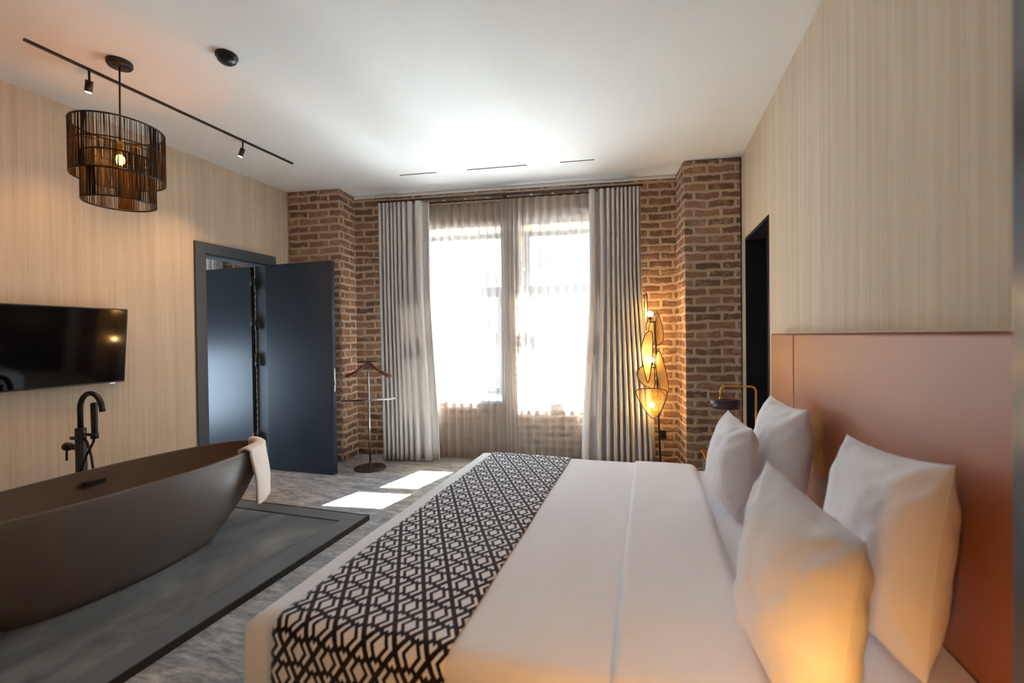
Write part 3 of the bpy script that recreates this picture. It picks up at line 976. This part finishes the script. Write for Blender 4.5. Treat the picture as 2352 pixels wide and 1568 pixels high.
leaf([(1.39, 1.05), (1.42, 1.04), (1.425, .90), (1.42, .80), (1.36, .805), (1.30, .85), (1.272, .92), (1.295, .985), (1.35, 1.01)], -.02, .3)
leaf([(1.335, 1.30), (1.375, 1.335), (1.395, 1.30), (1.395, 1.15), (1.38, .98), (1.362, .87), (1.345, .87), (1.318, 1.0), (1.300, 1.17)], .07, .6)
leaf([(1.445, 1.498), (1.462, 1.502), (1.49, 1.43), (1.515, 1.32), (1.512, 1.25), (1.48, 1.215), (1.445, 1.212), (1.432, 1.35)], -.02, -.8)
leaf([(1.385, 1.39), (1.41, 1.42), (1.425, 1.40), (1.43, 1.25), (1.41, 1.215), (1.37, 1.26)], -.03, .3)
leaf([(1.345, 1.60), (1.351, 1.70), (1.357, 1.60), (1.359, 1.50), (1.353, 1.40), (1.346, 1.42), (1.342, 1.50)], .0, 6.0)
for k, (s, z, on) in enumerate(((1.385, 1.500, 1), (1.393, 1.068, 1), (1.395, .640, 1))):
    m = MB(); m.tube([W(1.44, LO, z - .075), W(s, LO + .03, z - .075), W(s, LO + .03, z - .02)], .006, 8); m.lathe(W(s, LO + .03, z - .055), [(0, 0), (.015, 0), (.015, .032), (0, .032)], 16)
    h = m.build('lamp_holder', M['bronze'], fl)
    MB().sphere(W(s, LO + .03, z), .026, 18, 12).build('bulb', M['warm_bulb'], h)
    light('bulb_glow', 'POINT', W(s, LO + .03, z), 8.0, (1.0, .58, .20), fl, shadow_soft_size=.027)
ou = thing('wall_outlet', 'black power outlet with plug on brick wall by the floor lamp', 'outlet', W(1.52, 0, .30))
MB().box(1.495, 1.565, .0, .012, .265, .345, T=W).build('plate', M['black_satin'], ou, bevel=.003)
MB().box(1.515, 1.548, .012, .045, .285, .325, T=W).build('plug', M['black'], ou, bevel=.005)

# ------------------------------------------------------------------ headboard
hb = thing('headboard', 'terracotta leather upholstered headboard panel along the wall', 'headboard', (.76, 2.1, 0))
MB().box(.722, .796, -.25, 2.662, .12, 1.298).build('main_panel', M['leather'], hb, bevel=.014, seg=4)
MB().box(.722, .796, 2.666, 3.118, .12, 1.298).build('end_panel', M['leather'], hb, bevel=.014, seg=4)
MB().box(.724, .798, -.25, 3.118, 1.2985, 1.304).build('cap_strip', M['paper'], hb)

# ------------------------------------------------------------------ bed
BX0, BX1, BY0, BY1, BZ = -1.13, .718, 1.00, 2.90, .50
bed = thing('bed', 'wide double bed base and mattress standing against the headboard', 'bed', (-.2, 1.95, 0))
MB().box(BX0 + .06, BX1, BY0 + .05, BY1 - .05, .06, .26).build('base', M['bed_base'], bed, bevel=.01)
MB().box(BX0 + .03, BX1, BY0 + .02, BY1 - .02, .26, BZ - .018).build('mattress', M['mattress'], bed, bevel=.05, seg=5)
for x in (BX0 + .15, BX1 - .12):
    for y in (BY0 + .15, BY1 - .15):
        MB().lathe((x, y, 0), [(0, 0), (.02, 0), (.028, .065), (0, .065)], 14).build('leg', M['black'], bed)

def nz(x, y, s, sc):
    return noise.noise(V((x * sc, y * sc, s)))
def drape_pt(x, t, z_top, y0, y1, z_low, rad, grow=0.0):
    """t: running distance across the bed, 0 at the near lower hem; returns y,z"""
    side = z_top - z_low - rad
    L_top = (y1 - y0) - 2 * rad
    q = rad * pi / 2
    if t < side:
        k = 1 - t / side
        return y0 - grow * k, z_low + t
    t -= side
    if t < q:
        a = t / rad
        return y0 + rad - rad * math.cos(a), z_top - rad + rad * math.sin(a)
    t -= q
    if t < L_top:
        return y0 + rad + t, z_top
    t -= L_top
    if t < q:
        a = t / rad
        return y1 - rad + rad * math.sin(a), z_top - rad + rad * math.cos(a)
    t -= q
    return y1 + grow * min(1, t / side), z_top - rad - t
def drape_len(z_top, y0, y1, z_low, rad):
    return 2 * (z_top - z_low - rad) + (y1 - y0) - 2 * rad + pi * rad

def bed_cloth(name, m_, parent, x0, x1, z_top, y0, y1, z_low, rad, nx, ny, seed, amp, foot=False, roll0=0.0, roll1=0.0, solid=0.0, uv=False, side_amp=.006):
    L = drape_len(z_top, y0, y1, z_low, rad)
    m = MB()
    xs = []
    if foot:
        R_ = .05; zl = z_low
        for i in range(8):
            xs.append((x0 - .01 * (1 - i / 8), lerp(zl, z_top - R_, i / 8), 0))
        for i in range(7):
            a = i / 6 * pi / 2
            xs.append((x0 + R_ - R_ * math.cos(a), z_top - R_ + R_ * math.sin(a), a))
        for i in range(1, nx + 1):
            xs.append((lerp(x0 + R_, x1, i / nx), z_top, pi / 2))
    else:
        for i in range(nx + 1):
            xs.append((lerp(x0, x1, i / nx), z_top, pi / 2))
    def fn(i, j):
        x, zc, a = xs[i]
        y, z = drape_pt(x, L * j / ny, z_top, y0, y1, z_low, rad, .01)
        drop = z_top - zc
        if foot and drop > 0:
            # the foot end folds down: keep the side rows, lower the top
            z = min(z, zc) if z > zc else z
        top = smooth01((z - (z_top - rad)) / rad)
        z += amp * (nz(x, y, seed, 3.2) + .5 * nz(x, y, seed + 3, 8)) * top
        y += side_amp * (1 - top) * nz(x, z * .4, seed + 5, 9) * (1 if y < (y0 + y1) / 2 else -1)
        d0, d1 = x - x0, x1 - x
        if roll1 and d1 < roll1:
            z -= (roll1 - math.sqrt(max(0, roll1 ** 2 - (roll1 - d1) ** 2))) * top
        if roll0 and d0 < roll0:
            z -= (roll0 - math.sqrt(max(0, roll0 ** 2 - (roll0 - d0) ** 2))) * top
        return V((x, y, z))
    # running coordinate for prints: equal to y on the top
    side = z_top - z_low - rad
    off = y0 + rad - (side + rad * pi / 2)
    m.grid(fn, len(xs) - 1, ny, (lambda i, j: (xs[min(i, len(xs) - 1)][0], off + L * j / ny)) if uv else None)
    return m.build(name, m_, parent, solid=solid)

du = thing('duvet', 'white cotton duvet spread over the double bed', 'duvet', (-.4, 1.95, BZ))
bed_cloth('cover', M['linen'], du, BX0, -.02, BZ, BY0, BY1, .10, .045, 46, 110, 4, .005, foot=True, solid=.006)
bed_cloth('turned_down_fold', M['linen'], du, -.09, .270, BZ + .016, BY0 - .008, BY1 + .008, .09, .05, 40, 110, 9, .007, roll0=.010, roll1=.045, solid=.006)
bed_cloth('sheet', M['linen'], bed, .20, BX1 - .002, BZ - .012, BY0 + .012, BY1 - .012, .28, .05, 20, 90, 13, .003)
ru = bed_cloth('bed_runner', M['runner'], None, -1.03, -.493, BZ + .008, BY0 - .010, BY1 + .010, .17, .052, 26, 130, 4, .005, uv=True, solid=.004, side_amp=.002)
tag(ru, 'black and white lattice-print runner laid across the foot of the bed', 'bed runner')

# ------------------------------------------------------------------ pillows
def pillow(ft, nt, nb, thick, label, seed, lean=0.0, ear=1.0):
    """ft, nt: upper corners (far, near); nb: lower near corner"""
    ft, nt, nb = V(ft), V(nt), V(nb)
    wv = (nt - ft) / 2; hv = (nt - nb) / 2
    c = ft + wv - hv
    nrm = wv.cross(hv).normalized()
    if nrm.x > 0:
        nrm = -nrm
    root = thing('pillow', label, 'pillow', c, 'white pillows against the headboard')
    m = MB(); N = 44
    def sgnpow(a, p_):
        return math.copysign(abs(a) ** p_, a)
    def pt(i, j, sg):
        a = -1 + 2 * i / N; b = -1 + 2 * j / N
        # denser near the rim
        a = math.sin(a * pi / 2) * .35 + a * .65; b = math.sin(b * pi / 2) * .35 + b * .65
        ka = 1 - .075 * (1 - b * b) * abs(a) ** 3 * ear; kb = 1 - .075 * (1 - a * a) * abs(b) ** 3 * ear
        bulge = max(0.0, (1 - abs(a) ** 2.6) * (1 - abs(b) ** 2.6)) ** .55
        sag = .05 * (1 - b) * .5
        p_ = c + wv * (a * ka) + hv * (b * kb)
        wr = .010 * nz(a * 1.3, b * 1.3, seed, 2.2) + .005 * nz(a, b, seed + 8, 6)
        # creases running out to the corners
        cr = .006 * math.sin(14 * (abs(a) - abs(b)) + seed) * smooth01((abs(a) + abs(b) - .9) / .6) * min(1, bulge * 3)
        return p_ + nrm * sg * (bulge * (thick / 2 * (1 + sag) + wr) + cr * .8)
    for sg in (1, -1):
        m.grid(lambda i, j: pt(i, j, sg), N, N)
    bmesh.ops.remove_doubles(m.bm, verts=m.bm.verts, dist=2e-4)
    m.build('case', M['pillow'], root)
    seam = MB()
    ring = [pt(i, 0, 1) for i in range(N)] + [pt(N, j, 1) for j in range(N)] + [pt(i, N, 1) for i in range(N, 0, -1)] + [pt(0, j, 1) for j in range(N, -1, -1)]
    seam.tube(ring, .0012, 6, cap=False)
    seam.build('seam', M['pillow'], root)
    return root
pillow((.590, 2.56, .985), (.625, 2.12, .980), (.555, 2.10, .498), .19, 'back pillow leaning on the headboard nearest the window', 1.0)
pillow((.377, 2.46, .915), (.410, 2.075, .900), (.345, 2.10, .498), .17, 'small white pillow propped in front of the pillow by the window', 2.3)
pillow((.590, 1.640, .980), (.645, 1.225, 1.002), (.580, 1.20, .512), .19, 'big white pillow against the headboard with orange lamplight', 3.7)
pillow((.300, 1.345, .958), (.372, .950, .920), (.310, .915, .499), .17, 'white pillow standing in front of the lamplit pillow', 4.9)

# ------------------------------------------------------------------ nightstands and brass lamps
def nightstand(x0, x1, y0, y1, zt, label):
    n = thing('nightstand', label, 'nightstand', ((x0 + x1) / 2, (y0 + y1) / 2, 0), 'bedside tables')
    MB().box(x0 + .012, x1 - .012, y0 + .012, y1 - .012, .22, zt - .014).build('cabinet_body', M['oak'], n, bevel=.004)
    MB().box(x0, x1, y0, y1, zt - .014, zt).build('brass_top', M['brass'], n, bevel=.003)
    MB().box(x0 + .002, x0 + .012, y0 + .03, y1 - .03, .25, zt - .04).build('drawer', M['oak'], n, bevel=.003)
    for x in (x0 + .012, x1 - .012):
        for y in (y0 + .012, y1 - .012):
            MB().box(x - .011, x + .011, y - .011, y + .011, 0, .224).build('leg', M['black'], n, bevel=.002)
    return n
def bedside_lamp(bx, by, zt, sx, sy, z_sh, z_arm, label, R=.091, hgt=.052, on=0.0):
    l = thing('bedside_lamp', label, 'bedside lamp', (bx, by, zt), 'brass bedside lamps')
    MB().lathe((bx, by, zt), [(0, 0), (.065, 0), (.065, .014), (.012, .018), (0, .018)], 30).build('base', M['black'], l)
    b0, s0 = V((bx, by, zt + .015)), V((sx, sy, z_sh + hgt))
    d = V((sx - bx, sy - by, 0)); L = d.length; d.normalize()
    r_ = .03; up = V((0, 0, 1))
    pts = [b0, V((bx, by, z_arm - r_))] + arc(V((bx, by, z_arm - r_)) + d * r_, r_, pi, pi / 2, d, up, 6)
    pts += arc(V((sx, sy, z_arm - r_)) - d * r_, r_, pi / 2, 0, d, up, 6) + [s0 + V((0, 0, .005))]
    m = MB(); m.tube(pts, .0062, 10); m.lathe(s0, [(0, .0), (.014, 0), (.012, .018), (0, .018)], 14); m.build('arm', M['brass'], l)
    cx_, cy2 = sx + .03 * d.x * -1, sy + .03 * d.y * -1
    m = MB(); m.lathe((cx_, cy2, z_sh), [(0, hgt), (R - .004, hgt), (R, hgt - .004), (R, 0), (R - .004, 0), (R - .004, hgt - .006), (0, hgt - .006)], 44)
    sh = m.build('shade', M['black_satin'], l)
    MB().lathe((cx_ - R * d.x * -1, cy2, z_sh + hgt * .35), [(0, 0), (.006, 0), (.006, .012), (0, .012)], 10, d).build('switch', M['brass'], sh)
    m = MB(); m.sphere((cx_, cy2, z_sh + (-.011 if on else hgt - .028)), .018, 14, 10); m.build('bulb', M['warm_bulb'] if on else M['steel_white'], l)
    if on:
        light('bedside_glow', 'POINT', (cx_, cy2, z_sh - .011), on, (1.0, .42, .08), l, shadow_soft_size=.02)
    return l
nightstand(.345, .712, 3.02, 3.40, .485, 'dark nightstand with brass top beyond the bed by the dark doorway')
bedside_lamp(.655, 3.20, .485, .447, 3.20, .815, .958, 'black drum bedside lamp on a bent brass arm before the dark doorway')
nightstand(-.08, .28, .40, .70, .485, 'dark nightstand on the near side of the bed, outside the picture')
bedside_lamp(.02, .50, .485, .19, .50, .735, .862, 'lit brass bedside lamp on the near nightstand, outside the picture', on=15.0, R=.078)

# ------------------------------------------------------------------ outside the windows
struct(MB().box(-40, 40, 4.95, 60, -1.1, -1.0).build('ground', M['concrete']))
bd = thing('building', 'pale rendered building across the street seen through the sheers', 'building', (-2, 19, -1))
MB().box(-16, 12, 18, 26, -1, 3.6).build('wall', M['facade'], bd)
MB().box(-16.3, 12.3, 17.7, 26.3, 3.6, 3.9).build('roof', M['roof'], bd)
for k in range(9):
    for z in (-.2, 1.7):
        x = -14.5 + k * 3.0
        MB().box(x, x + 1.2, 17.93, 18.0, z, z + 1.4).build('window', M['facade_glass'], bd)
def tree(x, y, h, seed, label):
    t = thing('bare_tree', label, 'tree', (x, y, -1), 'bare trees in the street')
    rnd = random.Random(seed); trunk = MB(); tw_ = MB()
    def br(p, d, L, r_, dep):
        q = p + d * L * .5 + V((rnd.uniform(-1, 1), rnd.uniform(-1, 1), 0)) * L * .05
        e_ = p + d * L
        (trunk if dep == 0 else tw_).tube([p, q, e_], [r_, r_ * .85, r_ * .65], 6, cap=False)
        if dep < 4:
            for k in range(3 if dep < 3 else 2):
                nd = (d + V((rnd.uniform(-1, 1), rnd.uniform(-1, 1), rnd.uniform(-.1, .6))) * .75).normalized()
                br(p + d * L * rnd.uniform(.6, 1), nd, L * rnd.uniform(.55, .8), r_ * .58, dep + 1)
    br(V((x, y, -1)), V((0, 0, 1)), h, .10, 0)
    trunk.build('trunk', M['bark'], t); tw_.build('twig_crown', M['bark'], t)
tree(.9, 11.0, 2.8, 4, 'bare branching tree outside the window nearer the floor lamp')
tree(-4.4, 12.5, 2.9, 9, 'bare branching tree outside the window nearer the valet stand')
